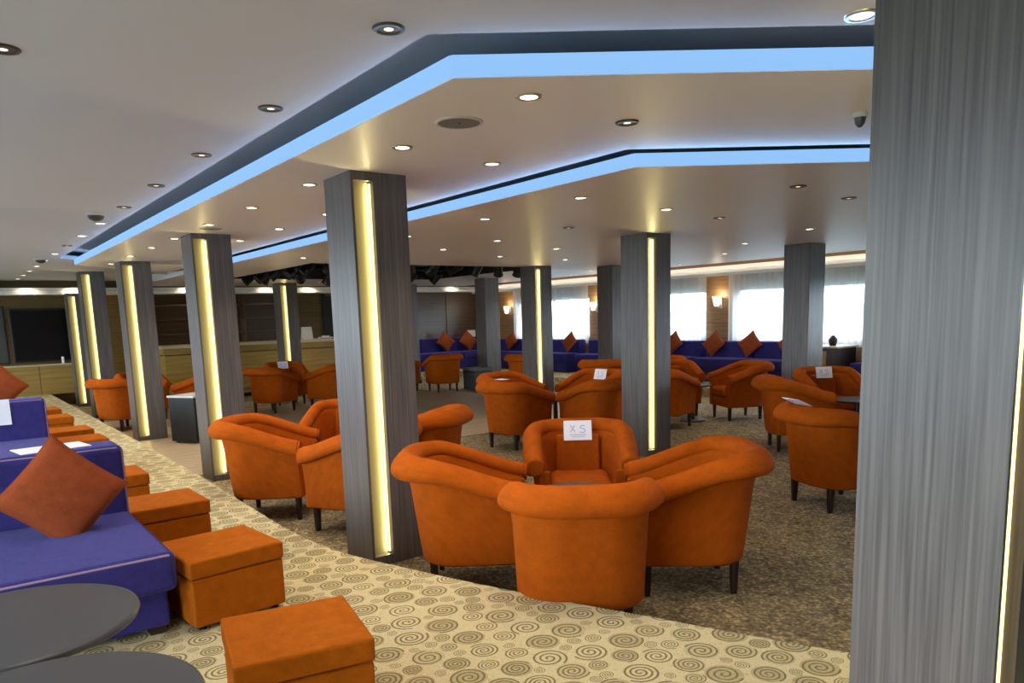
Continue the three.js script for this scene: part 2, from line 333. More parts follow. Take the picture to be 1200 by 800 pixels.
// ================================================================ DOWNLIGHTS
const trimGeo = lathe([[0.030, 0.0], [0.036, -0.006], [0.050, -0.007], [0.054, -0.003], [0.054, 0.0]], 24), lensGeo = new THREE.CylinderGeometry(0.034, 0.034, 0.004, 20);
const cupGeo = lathe([[0.030, -0.001], [0.020, -0.0006]], 20);
function downlight(x, z, y, dark, k = 1) {
  const where = y === H0 ? 'upper ceiling over the sofa platform' : y === H1 ? 'ceiling raft beside the blue edge' : 'lowest raft over the armchairs';
  const g = thing('downlight', dark ? 'small dark rimmed downlight set in the ' + where : 'small bright downlight set in the ' + where, 'downlight', [x, y, z], 0, 'downlights in the ' + where);
  mesh('trim_ring', trimGeo, dark ? M.darkMetal : M.metal, g);
  const l = mesh('lens', lensGeo, dark ? gLensDim : gLens, g); l.position.y = -0.002; if (dark) l.scale.set(0.5, 1, 0.5);
  if (dark) mesh('reflector_cup', lathe([[0.034, -0.0045], [0.016, -0.0042]], 20), M.darkMetal, g);
  const s = new THREE.SpotLight(WARM, SPOT * k, 0, 0.95, 0.9); s.position.y = -0.012; s.castShadow = true; s.shadow.radius = 1.4; g.add(s); s.target.position.set(0, -1.5, 0); g.add(s.target);
}
for (let k = -3; k < 14; k++) downlight(1.27, -2.26 - 1.08 * k, H0, !(k === 5 || k === 6 || k > 7), 1);
for (let k = -3; k < 9; k++) downlight(0.28, -3.10 - 1.25 * k, H0, true, 0.9);
for (let k = -2; k < 6; k++) downlight(-1.6, -3.1 - 2.2 * k, H0, true, 1);
downlight(2.50, -1.34, H0, false, 1);
for (let k = 0; k < 9; k++) downlight(1.93, [-2.36, -3.36, -4.53, -5.60, -6.68, -7.85, -8.83, -9.95, -11.2][k], H1, false, 1);
for (let k = 0; k < 8; k++) downlight(2.56, [-2.44, -3.47, -4.62, -5.70, -6.75, -7.85, -8.9, -10.0][k], H1, k === 0, 1);
for (const [x, z, dk] of [[3.56, -3.83], [3.60, -5.0], [3.65, -6.34], [3.65, -7.6], [3.65, -8.9], [4.56, -2.83, 1], [4.58, -3.96], [4.68, -5.2, 1], [4.74, -6.38], [4.72, -7.4], [4.75, -8.6], [5.42, -2.95, 1], [5.45, -4.12, 1], [6.0, -6.9], [6.0, -8.03], [7.14, -4.29], [7.14, -2.9], [7.2, -6.6], [7.88, -5.58], [7.3, -8.2], [9.0, -6.71], [9.4, -4.2], [9.0, -8.1], [9.7, -10.2], [9.7, -12.2], [9.4, -14.3], [6.2, -14.4], [3.75, -14.2], [6.0, -1.6], [8.3, -1.6], [10.3, -6.0], [10.3, -8.6], [10.3, -11.4], [10.3, -14.2], [7.4, -14.8]]) downlight(x, z, H2, !!dk, dk ? 0.12 : 0.75);
// small lights washing the end wall cornice
for (const x of [1.45, 2.2, 4.3, 6.0, 7.0, 9.6, 11.0]) {
  const g = thing('cornice_spot', 'tiny spotlight washing the end wall cornice', 'spotlight', [x, H0 + 0.02, ZB + 0.52], 0, 'spotlights above the end wall cornice');
  mesh('trim_ring', trimGeo, M.metal, g); mesh('lens', lensGeo, gLens, g).position.y = -0.002;
  const s = new THREE.SpotLight(WARM, 1.6, 0, 1.1, 0.8); s.position.y = -0.012; s.castShadow = true; g.add(s); s.target.position.set(0, -1.5, 0.0); g.add(s.target);
}
{ // linear light washing the window cornice
  const g = thing('cornice_light_strip', 'thin linear light above the window wall cornice', 'strip light', [XS - 0.62, H0 + 0.012, -10.4]);
  mesh('housing', box(0.03, 0.012, 11.6), M.metal, g); mesh('diffuser', box(0.02, 0.004, 11.6, 0.004, -0.007, 0), glow(WARM, 3), g);
  const l = new THREE.RectAreaLight(WARM, 26, 11.6, 0.02); l.castShadow = true; l.position.set(0.012, -0.012, 0); g.add(l); g.updateMatrixWorld(true); l.lookAt(XS - 0.40, 2.20, -10.4);
}
// ceiling speakers and detectors
function grille(x, z, y, r, label) {
  const g = thing('ceiling_speaker', label, 'speaker', [x, y, z]);
  mesh('rim', lathe([[r, 0], [r, -0.006], [r - 0.012, -0.008], [r - 0.014, 0]], 36), M.frame, g);
  mesh('grille', T(new THREE.CylinderGeometry(r - 0.013, r - 0.013, 0.005, 36), 0, -0.0025, 0), std(lin(0.20, 0.19, 0.19), 0.7, { bumpMap: rep(weave, 3), bumpScale: 0.002 }), g);
  mesh('centre_pin', lathe([[0.006, -0.005], [0.006, -0.009], [0, -0.010]], 12), M.darkMetal, g);
}
grille(1.91, -2.82, H1, 0.105, 'large round grey ceiling speaker grille beside the bright downlight');
grille(2.02, -6.95, H1, 0.10, 'round grey speaker grille beside the top of a pillar');
function detector(x, z, y, r, label) {
  const g = thing('smoke_detector', label, 'smoke detector', [x, y, z]);
  mesh('base', lathe([[r, 0], [r, -0.02], [0, -0.021]], 24), M.frame, g);
  mesh('sensor_head', lathe([[r * 0.85, -0.02], [r * 0.7, -0.045], [r * 0.3, -0.06], [0, -0.062]], 24), M.darkMetal, g);
}
detector(1.14, -7.04, H0, 0.075, 'cone shaped grey detector on the upper ceiling near a bright downlight');
detector(1.19, -11.7, H0, 0.075, 'grey ceiling detector further along the upper ceiling');
detector(3.36, -1.79, H1, 0.03, 'small dark ceiling detector on the raft beside the large pillar');

// ================================================================ STAGE LIGHTS
for (const [x0, x1, z, n] of [[4.3, 8.05, -10.0, 9], [4.3, 8.05, -12.6, 7]]) {
  const bar = mesh('lighting_bar', new THREE.CylinderGeometry(0.024, 0.024, x1 - x0, 12).rotateZ(Math.PI / 2).translate((x0 + x1) / 2, 2.42, z), M.black);
  tag(bar, z > -11 ? 'black lighting bar across the near side of the ceiling pit' : 'black lighting bar across the far side of the ceiling pit', 'lighting bar');
  for (let k = 0; k < n; k++) {
    const g = thing('stage_light', z > -11 ? 'black stage light hanging from the near lighting bar' : 'black stage light hanging from the far lighting bar', 'stage light', [x0 + 0.2 + (x1 - x0 - 0.4) * k / (n - 1), 2.42, z], (rnd() - 0.5) * 2.2, z > -11 ? 'near row of stage lights' : 'far row of stage lights');
    const tilt = 0.5 + rnd() * 0.7;
    mesh('clamp', box(0.05, 0.09, 0.06, 0, -0.02, 0), M.black, g);
    mesh('yoke', merge(box(0.012, 0.16, 0.03, -0.085, -0.12, 0), box(0.012, 0.16, 0.03, 0.085, -0.12, 0), box(0.18, 0.012, 0.03, 0, -0.045, 0)), M.black, g);
    const can = mesh('can', lathe([[0, 0.13], [0.05, 0.12], [0.068, 0.08], [0.072, -0.10], [0.082, -0.12], [0.082, -0.13], [0.066, -0.12]], 20), M.black, g);
    can.position.y = -0.15; can.rotation.x = tilt; mesh('lens', T(new THREE.CylinderGeometry(0.064, 0.064, 0.006, 20), 0, -0.10, 0), M.greyPanel, can);
  }
}
for (const [z0, z1, x] of [[-13.2, -9.9, 4.35]]) tag(mesh('lighting_bar', new THREE.CylinderGeometry(0.024, 0.024, z1 - z0, 12).rotateX(Math.PI / 2).translate(x, 2.40, (z0 + z1) / 2), M.black), 'black lighting bar along the bar side of the ceiling pit', 'lighting bar');
for (let k = 0; k < 5; k++) {
  const g = thing('stage_light', 'black stage light hanging from the side lighting bar', 'stage light', [4.35, 2.40, -10.5 - 0.62 * k], Math.PI / 2 + (rnd() - 0.5), 'side row of stage lights');
  mesh('yoke', merge(box(0.012, 0.14, 0.03, -0.085, -0.10, 0), box(0.012, 0.14, 0.03, 0.085, -0.10, 0), box(0.18, 0.012, 0.03, 0, -0.03, 0)), M.black, g);
  const can = mesh('can', lathe([[0, 0.13], [0.05, 0.12], [0.068, 0.08], [0.072, -0.10], [0.082, -0.12], [0.066, -0.12]], 20), M.black, g); can.position.y = -0.13; can.rotation.x = 0.9;
  mesh('lens', T(new THREE.CylinderGeometry(0.064, 0.064, 0.006, 20), 0, -0.10, 0), M.greyPanel, can);
}

// ================================================================ TUB CHAIRS
function chairPath() {
  const w = 0.275, zf = 0.285, zb = -0.30, r = 0.19, P = [];
  const add = (x, z, nx, nz) => P.push({ x, z, nx, nz });
  for (let i = 0; i < 9; i++) add(-w, zf + (zb + r - zf) * i / 9, -1, 0);
  for (let i = 0; i <= 10; i++) { const a = Math.PI + (Math.PI / 2) * i / 10; add(-w + r + r * Math.cos(a), zb + r + r * Math.sin(a), Math.cos(a), Math.sin(a)); }
  for (let i = 1; i < 4; i++) add(-w + r + (2 * w - 2 * r) * i / 4, zb, 0, -1);
  for (let i = 0; i <= 10; i++) { const a = 1.5 * Math.PI + (Math.PI / 2) * i / 10; add(w - r + r * Math.cos(a), zb + r + r * Math.sin(a), Math.cos(a), Math.sin(a)); }
  for (let i = 1; i <= 9; i++) add(w, zb + r + (zf - zb - r) * i / 9, 1, 0);
  let L = 0; P.forEach((p, i) => { if (i) L += Math.hypot(p.x - P[i - 1].x, p.z - P[i - 1].z); p.s = L; });
  for (const p of P) { const t = Math.min(1, Math.max(0, (p.z - (zb + 0.10)) / (zf - zb - 0.10))); p.h = 0.718 - 0.145 * (t * t * (3 - 2 * t) * 0.4 + t * 0.6); p.b = Math.max(0, -p.nz); p.f = Math.max(0, (p.z - 0.05) / 0.235) * 0.012; p.x -= Math.sign(p.x) * p.f; }
  return P;
}
function sweep(P, prof, dome = 0) {                                 // closed profile (offset along the outward normal, height) carried along the path
  const rings = P.map((p) => prof(p).map(([o, y]) => [p.x + p.nx * o, y, p.z + p.nz * o]));
  const arc = P.map((p) => p.s);
  const capRing = (ring, dz, k) => { const c = [0, 1, 2].map((i) => ring.reduce((s, q) => s + q[i], 0) / ring.length); return ring.map((q) => [c[0] + (q[0] - c[0]) * k, c[1] + (q[1] - c[1]) * k, q[2] + dz]); };
  const nc = 5, first = rings[0], last = rings[rings.length - 1], pre = [], post = [];
  for (let i = 1; i <= nc; i++) { const a = (Math.PI / 2) * i / nc, k = dome ? Math.max(0.02, Math.cos(a)) : Math.max(0.02, 1 - i / nc), dz = dome * Math.sin(a); pre.unshift(capRing(first, dz, k)); post.push(capRing(last, dz, k)); }
  const all = [...pre, ...rings, ...post], s = [...pre.map((_, i) => arc[0] - 0.02 * (nc - i)), ...arc, ...post.map((_, i) => arc[arc.length - 1] + 0.02 * (i + 1))];
  const m = first.length, pos = [], uv = [], idx = [];
  all.forEach((r, i) => { let q = 0; for (let j = 0; j <= m; j++) { const v = r[j % m]; if (j) { const b = r[j - 1]; q += Math.hypot(v[0] - b[0], v[1] - b[1], v[2] - b[2]); } pos.push(...v); uv.push(s[i], q); } });
  for (let i = 0; i + 1 < all.length; i++) for (let j = 0; j < m; j++) { const a = i * (m + 1) + j, b = a + m + 1; idx.push(a, a + 1, b, b, a + 1, b + 1); }
  const g = new THREE.BufferGeometry(); g.setAttribute('position', new THREE.Float32BufferAttribute(pos, 3)); g.setAttribute('uv', new THREE.Float32BufferAttribute(uv, 2)); g.setIndex(idx); g.computeVertexNormals();
  const n = g.attributes.normal;                                    // weld the seam normals
  for (let i = 0; i < all.length; i++) { const a = i * (m + 1), b = a + m, v = new THREE.Vector3(n.getX(a) + n.getX(b), n.getY(a) + n.getY(b), n.getZ(a) + n.getZ(b)).normalize(); n.setXYZ(a, v.x, v.y, v.z); n.setXYZ(b, v.x, v.y, v.z); }
  return g;
}
const CP = chairPath(), LEG = 0.18;
const shellGeo = sweep(CP, (p) => { const k = 0.035 * p.b; return [[0.010 - k, LEG], [0.020 - k, LEG + 0.012], [0.026 - k * 0.6, 0.34], [0.036, p.h - 0.13], [0.050 + k * 0.3, p.h - 0.03], [0.02, p.h], [-0.02, p.h - 0.01], [-0.045, p.h - 0.08], [-0.075, 0.42], [-0.085 - k * 0.5, LEG + 0.02], [-0.08 - k, LEG]].reverse(); });
const rimGeo = sweep(CP, (p) => { const a = []; for (let k = 0; k < 18; k++) { const t = -k / 18 * 6.2832, c = Math.cos(t), s = Math.sin(t); a.push([0.034 + 0.024 * p.b + (0.064 + 0.020 * p.b) * c, p.h - 0.002 + (0.056 + 0.010 * p.b) * s - (c > 0 ? 0.026 * c : 0)]); } return a.reverse(); }, 0.022);
function seatGeo() {
  const g = new RoundedBoxGeometry(0.40, 0.14, 0.52, 5, 0.05), p = g.attributes.position;
  for (let i = 0; i < p.count; i++) { const x = p.getX(i), y = p.getY(i), z = p.getZ(i); if (y > 0) p.setY(i, y + 0.022 * (1 - (x / 0.2) ** 2) * (1 - (z / 0.29) ** 2)); if (z > 0.1) p.setZ(i, z + 0.03 * (1 - (x / 0.2) ** 2)); }
  g.computeVertexNormals(); return metricUV(g.translate(0, 0.375, 0.045));
}
const backPad = (() => { const g = new RoundedBoxGeometry(0.30, 0.28, 0.07, 4, 0.03), p = g.attributes.position; for (let i = 0; i < p.count; i++) { const x = p.getX(i), z = p.getZ(i); p.setZ(i, z + 0.9 * x * x * 0.9); } g.rotateX(-0.20); g.computeVertexNormals(); return metricUV(g.translate(0, 0.545, -0.225)); })();
const legGeo = (() => { const g = new THREE.CylinderGeometry(0.030, 0.020, LEG + 0.01, 4, 1).rotateY(Math.PI / 4); return g.translate(0, (LEG + 0.01) / 2, 0); })();
const railGeo = merge(rspan(-0.21, 0.21, LEG, 0.32, 0.18, 0.288, 0.015), rspan(-0.20, 0.20, LEG, 0.21, -0.20, 0.19, 0.01));
const scroll = (sx) => merge(rspan(sx * 0.240 - 0.040, sx * 0.240 + 0.040, LEG + 0.005, 0.54, 0.280, 0.297, 0.008), new THREE.CylinderGeometry(0.050, 0.050, 0.012, 20).rotateX(Math.PI / 2).translate(sx * 0.292, 0.566, 0.303));
const scrollL = scroll(-1), scrollR = scroll(1);
function makeChair() {
  const g = new THREE.Group(); g.name = 'tub_armchair'; g.userData = { category: 'armchair' };
  mesh('shell', shellGeo, M.orange, g); mesh('rolled_rim', rimGeo, M.orange, g); mesh('seat_cushion', seatGeo(), M.orange, g); mesh('back_pad', backPad, M.orange, g);
  mesh('seat_base', railGeo, M.orange, g); mesh('arm_front', scrollL, M.orange, g); mesh('arm_front', scrollR, M.orange, g);
  for (const [x, z] of [[-0.225, 0.245], [0.225, 0.245], [-0.20, -0.215], [0.20, -0.215]]) { const l = mesh('leg', legGeo, M.darkWood, g); l.position.set(x, 0, z); }
  return g;
}
const chairProto = makeChair();
function chairAt(x, z, tx, tz, label, group, y = 0, twist = 0) { // the chair at (x, z) faces the point (tx, tz)
  const c = copy(chairProto, label, group, [x, y, z], Math.atan2(tx - x, tz - z) + twist); return c;
}
const tableGeo = lathe([[0, 0.02], [0.16, 0.02], [0.17, 0.012], [0.17, 0], [0, 0]], 32);
function loungeTable(x, z, r, h, label, y = 0, group) {
  const g = thing('round_table', label, 'table', [x, y, z], 0, group);
  mesh('foot_plate', tableGeo, M.darkMetal, g); mesh('stem', T(new THREE.CylinderGeometry(0.025, 0.032, h - 0.04, 16), 0, h / 2, 0), M.darkMetal, g);
  mesh('table_top', lathe([[0, h - 0.028], [r - 0.02, h - 0.028], [r - 0.004, h - 0.022], [r, h - 0.012], [r - 0.004, h - 0.003], [r - 0.012, h], [0, h]], 56), M.tableTop, g);
}
const cardTex = canvasTex(256, 192, (g) => {                        // a printed seat notice: pale blue crossed figure and two lines
  g.fillStyle = '#f3f2fa'; g.fillRect(0, 0, 256, 192); g.strokeStyle = '#b9bbe0'; g.lineWidth = 9;
  g.beginPath(); g.moveTo(62, 44); g.lineTo(104, 112); g.moveTo(104, 44); g.lineTo(62, 112); g.stroke();
  g.beginPath(); g.moveTo(196, 52); g.quadraticCurveTo(150, 44, 154, 74); g.quadraticCurveTo(204, 84, 196, 110); g.quadraticCurveTo(170, 124, 146, 110); g.stroke();
  g.fillStyle = '#c5c6e4'; g.fillRect(58, 134, 148, 10); g.fillRect(74, 154, 116, 8);
});
const cardMat = std(0xffffff, 0.6, { map: cardTex });
function card(chair, label, k = 1, drop = 0.715, out = -0.200, tilt = -0.30, w = 0.19, h = 0.135, dx = 0) { // leans on the inside of a chair's back
  chair.updateMatrixWorld(); const p = new THREE.Vector3(dx, drop, out).applyMatrix4(chair.matrixWorld);
  const g = new THREE.BoxGeometry(w, h, 0.004); const m = mesh('seat_notice', g, cardMat); m.position.copy(p); m.rotation.set(0, chair.rotation.y, 0, 'YXZ'); m.rotation.order = 'YXZ'; m.rotation.x = tilt;
  return tag(m, label, 'notice');
}
const pol = (cx, cz, r, ax, az) => { const l = Math.hypot(ax, az); return [cx + r * ax / l, cz + r * az / l]; };
function ring(cx, cz, r, dirs) { return dirs.map(([ax, az, label, group, twist = 0]) => { const [x, z] = pol(cx, cz, r, ax, az); return chairAt(x, z, cx, cz, label, group, 0, twist); }); }
const UX = 0.796, UZ = 0.606;                                        // the two near groups stand turned 37 degrees to the pillar grid
// group nearest the platform
{
  const [cx, cz] = [2.78, -3.06];
  const at = (u, v) => [cx + u * UX - v * UZ, cz + u * UZ + v * UX];   // u: along the group's cross axis, v: towards the platform
  const seats = [[-0.06, 0.70, 0, -1, 'orange tub armchair seen from behind, backed up to the platform edge'], [-0.59, 0.02, 1, 0, 'orange tub armchair facing the table beside the nearest lit pillar'], [0.59, 0.13, -1, -0.05, 'orange tub armchair opposite the nearest lit pillar, its side to the open carpet'], [0.08, -0.66, -0.03, 1, 'orange tub armchair facing the platform with a large white notice on its back']];
  const c = seats.map(([u, v, du, dv, label]) => { const [x, z] = at(u, v), [tx, tz] = at(u + du, v + dv); return chairAt(x, z, tx, tz, label); });
  card(c[3], 'white printed notice on the armchair facing the platform');
  loungeTable(cx, cz, 0.25, 0.50, 'small dark round table between the four nearest armchairs');
  const p = mesh('paper_sheet', box(0.21, 0.002, 0.15), M.paper); p.position.set(2.80, 0.502, -3.10); p.rotation.y = -0.6; tag(p, 'white paper lying on the small dark table between the armchairs', 'paper');
}
// group behind the nearest lit pillar
{
  const [cx, cz] = [2.58, -5.42];
  const c = [[1.99, -5.74, 1, 0, 'orange tub armchair left of the nearest lit pillar, its side along the step'], [2.35, -4.93, -0.9, -0.35, 'orange tub armchair half hidden behind the nearest lit pillar'], [3.05, -5.28, -1, -0.25, 'orange tub armchair showing its arm on the dance floor side of the nearest lit pillar'], [2.80, -6.16, -0.1, 1, 'orange tub armchair with a white notice behind the nearest lit pillar']].map(([x, z, du, dv, label]) => chairAt(x, z, x + du * UX - dv * UZ, z + du * UZ + dv * UX, label));
  card(c[3], 'white printed notice on the armchair behind the nearest lit pillar');
  loungeTable(2.52, -5.56, 0.18, 0.50, 'small dark round table hidden among the armchairs behind the nearest pillar');
}
// group in the middle, beside the lit pillar
{
  const [cx, cz] = [5.85, -6.80];
  const c = ring(cx, cz, 0.68, [[-0.99, 0.13, 'orange tub armchair in the middle group with a paper on its rim'], [0.05, 0.99, 'orange tub armchair in the middle group tucked behind the lit pillar'], [-0.20, -0.98, 'orange tub armchair on the bar side of the middle group'], [0.99, -0.13, 'orange tub armchair in the middle group with a small white notice']]);
  card(c[3], 'small white notice on an armchair of the middle group');
  loungeTable(cx, cz, 0.25, 0.50, 'small dark round table in the middle armchair group');
  const p = mesh('paper_sheet', box(0.16, 0.002, 0.10), M.paper); p.position.set(4.92, 0.80, -6.62); p.rotation.y = 1.5; tag(p, 'white paper lying on the rim of a middle group armchair', 'paper');
}
// groups towards the windows
{
  ring(8.05, -6.5, 0.68, [[-0.75, 0.1, 'orange tub armchair partly hidden behind the lit pillar, facing the window pillar'], [0.90, 0.45, 'orange tub armchair with its back to the unlit window pillar'], [0.5, -0.86, 'orange tub armchair facing the room before the window banquette']]);
  loungeTable(8.05, -6.5, 0.25, 0.50, 'small dark round table before the window banquette');
  const d = ring(7.75, -4.05, 0.70, [[-0.80, -0.45, 'orange tub armchair with its back to the open carpet, next to the notice armchairs', null, -0.25], [0.62, -0.78, 'orange tub armchair with a white notice in front of the unlit window pillar'], [0.7, 0.7, 'orange tub armchair hidden behind the large pillar']]);
  card(d[1], 'white notice on the armchair in front of the unlit window pillar');
  loungeTable(7.75, -4.05, 0.25, 0.50, 'small dark round table beside the large pillar side group');
  const e = ring(5.95, -2.66, 0.70, [[-0.80, -0.30, 'orange tub armchair half hidden by the large pillar with a notice over its rim']]);
  card(e[0], 'white notice folded over the rim of the armchair beside the large pillar', 1, 0.80, -0.33, -1.15, 0.19, 0.135, 0.05);
  loungeTable(5.95, -2.66, 0.25, 0.50, 'small dark round table behind the large pillar');
}
// far groups
{
  const c = ring(4.95, -12.75, 0.66, [[-0.75, 0.45, 'orange tub armchair before the bar counter, back to the platform'], [0.55, 0.75, 'orange tub armchair before the bar counter beside the nearest pillar'], [0.1, -0.99, 'orange tub armchair with a notice facing away from the bar']]);
  card(c[2], 'white notice on the armchair before the bar counter');
  const d = ring(8.25, -13.6, 0.70, [[-0.2, 0.98, 'orange tub armchair before the end wall sofa, back to the dance floor'], [-0.95, -0.1, 'orange tub armchair beside the pale pillar before the end wall sofa']]);
  card(d[1], 'white notice on the armchair beside the pale pillar');
  const e = ring(2.62, -12.55, 0.66, [[-0.75, 0.45, 'orange tub armchair at the far end of the platform step'], [0.75, 0.55, 'orange tub armchair behind the black cabinet'], [-0.1, -0.99, 'orange tub armchair with a notice at the far end of the platform step']]);
  card(e[2], 'white notice on the armchair at the far end of the platform step');
  chairAt(8.38, -8.55, 9.6, -9.4, 'orange tub armchair between the far lit pillar and the window banquette'); const f = chairAt(9.15, -7.95, 8.2, -7.05, 'orange tub armchair with a notice before the far unlit pillar');
  card(f, 'white notice on the armchair before the far unlit pillar');
  chairAt(8.85, -11.1, 10.1, -11.7, 'orange tub armchair facing the far window banquette');
}

// ================================================================ SOFA PLATFORM
function cushionGeo(s, t, puff = 0.10) {
  const g = new THREE.BoxGeometry(s, s, t, 18, 18, 2), p = g.attributes.position;
  for (let i = 0; i < p.count; i++) { const x = p.getX(i) / s * 2, y = p.getY(i) / s * 2, z = p.getZ(i), k = Math.pow((1 - x * x) * (1 - y * y), 0.42), e = 1 - 0.07 * ((1 - y * y) * Math.abs(x) ** 3); p.setXYZ(i, p.getX(i) * (1 - 0.06 * (1 - y * y)), p.getY(i) * (1 - 0.06 * (1 - x * x)), Math.sign(z) * (0.006 + puff * k)); }
  g.computeVertexNormals(); return metricUV(g);
}
const cushG = cushionGeo(0.42, 0.1, 0.065);
const cushPipe = (() => { const pts = []; for (let i = 0; i < 40; i++) { const t = i / 40 * 4, k = Math.floor(t), f = t - k, u = -1 + 2 * f; const [x, y] = [[u, -1], [1, u], [-u, 1], [-1, -u]][k]; pts.push(new THREE.Vector3(x * 0.21 * (1 - 0.06 * (1 - y * y)), y * 0.21 * (1 - 0.06 * (1 - x * x)), 0)); } return new THREE.TubeGeometry(new THREE.CatmullRomCurve3(pts, true), 80, 0.006, 6, true); })();
function cushion(x, y, z, turn, roll, lean, label, mat = M.pillow, group) {
  const g = thing('cushion', label, 'cushion', [x, y, z], 0, group); g.rotation.set(lean, turn, roll, 'YXZ');
  mesh('cover', cushG, mat, g); mesh('piping', cushPipe, mat, g); return g;
}
function sofa(x0, x1, zf, label, group) {                           // faces +z; seat front at zf
  const g = thing('sofa', label, 'sofa', [0, PLAT, 0], 0, group), d = 0.95, bz = zf - 0.89;
  mesh('base', rspan(x0 + 0.03, x1 - 0.03, 0.03, 0.20, zf - d - 0.12, zf - 0.08, 0.012), M.blue, g);
  for (const x of [x0 + 0.08, x1 - 0.08]) for (const z of [zf - 0.12, zf - d - 0.04]) mesh('foot', span(x - 0.03, x + 0.03, 0, 0.05, z - 0.03, z + 0.03), M.darkWood, g);
  const n = Math.max(1, Math.round((x1 - x0) / 1.3));
  for (let k = 0; k < n; k++) {
    const a = x0 + (x1 - x0) * k / n + 0.002, b = x0 + (x1 - x0) * (k + 1) / n - 0.002;
    const s = mesh('seat_cushion', rspan(a, b, 0.195, 0.36, bz - 0.02, zf, 0.03), M.blue, g);
    mesh('piping', new THREE.CylinderGeometry(0.005, 0.005, b - a - 0.05, 6).rotateZ(Math.PI / 2).translate((a + b) / 2, 0.347, zf - 0.006), M.piping, s);
    const q = mesh('back_cushion', rspan(a, b, 0.22, 0.69, bz - 0.25, bz, 0.035), M.blue, g);
    mesh('piping', new THREE.CylinderGeometry(0.005, 0.005, b - a - 0.06, 6).rotateZ(Math.PI / 2).translate((a + b) / 2, 0.677, bz - 0.012), M.piping, q);
    mesh('piping', new THREE.CylinderGeometry(0.005, 0.005, 0.38, 6).translate(b - 0.010, 0.48, bz - 0.012), M.piping, q);
  }
  return g;
}
sofa(-1.9, 0.665, -3.14, 'blue fabric sofa with an orange brown cushion behind the round dark tables');
sofa(-1.9, 0.665, -6.49, 'blue fabric sofa behind the nearest one with a white paper on its back');
sofa(-1.9, 0.665, -9.84, 'blue fabric sofa with red cushions near the far wood panelling');
sofa(-1.9, 0.665, -13.2, 'blue fabric sofa at the far end of the platform');
cushion(0.36, 0.775, -3.80, 0.05, 0.80, -0.30, 'orange brown cushion standing on its corner on the nearest blue sofa').scale.setScalar(0.9);
cushion(0.50, 0.86, -10.55, 0, 0.75, -0.25, 'red brown cushion on the third blue sofa', M.pillow);
cushion(-0.02, 0.86, -10.55, 0, 0.78, -0.25, 'red brown cushion beside another on the third blue sofa', M.pillow);
{
  const p = mesh('paper_sheet', box(0.30, 0.003, 0.20), M.paper); p.position.set(0.375, PLAT + 0.692, -4.20); p.rotation.y = 0.15; tag(p, 'white paper lying on top of the nearest sofa back', 'paper');
  const q = mesh('paper_sheet', box(0.30, 0.21, 0.003), M.paper); q.position.set(0.255, PLAT + 0.60, -7.37); q.rotation.x = -0.02; tag(q, 'white paper on the back cushion of the second sofa', 'paper');
}
// ottomans
const ottBody = rspan(-0.20, 0.20, 0.018, 0.225, -0.20, 0.20, 0.010), ottLid = rspan(-0.205, 0.205, 0.227, 0.305, -0.205, 0.205, 0.012), ottFoot = new THREE.CylinderGeometry(0.02, 0.016, 0.03, 10);
const ottProto = new THREE.Group(); ottProto.name = 'ottoman'; ottProto.userData = { category: 'ottoman' };
mesh('body', ottBody, M.ottoman, ottProto); mesh('lid', ottLid, M.ottoman, ottProto);
for (const [x, z] of [[-0.16, -0.16], [0.16, -0.16], [-0.16, 0.16], [0.16, 0.16]]) mesh('foot', ottFoot, M.darkWood, ottProto).position.set(x, 0.013, z);
copy(ottProto, 'orange cube ottoman standing alone on the swirl carpet, nearest the tables', null, [0.79, PLAT, -2.21], -0.20);
copy(ottProto, 'orange cube ottoman at the end of the nearest blue sofa seat', null, [0.885, PLAT, -3.34], 0.10);
copy(ottProto, 'orange cube ottoman beside the back of the nearest blue sofa', null, [0.885, PLAT, -4.42], 0.02);
copy(ottProto, 'orange cube ottoman just behind the nearest blue sofa back', null, [0.80, PLAT, -5.5], 0);
[-7.5, -8.3, -9.66, -10.7].forEach((z, i) => copy(ottProto, ['orange cube ottoman at the back corner of the second blue sofa', 'orange cube ottoman second in the row behind the second blue sofa', 'orange cube ottoman at the front corner of the third blue sofa', 'orange cube ottoman at the back corner of the third blue sofa'][i], 'ottomans along the farther sofas', [0.885, PLAT, z], 0.03));
loungeTable(0.075, -2.56, 0.34, 0.41, 'round dark table in front of the nearest blue sofa', PLAT);
loungeTable(0.085, -1.87, 0.34, 0.41, 'round dark table overlapping the one before the sofa, nearer the lone ottoman', PLAT);

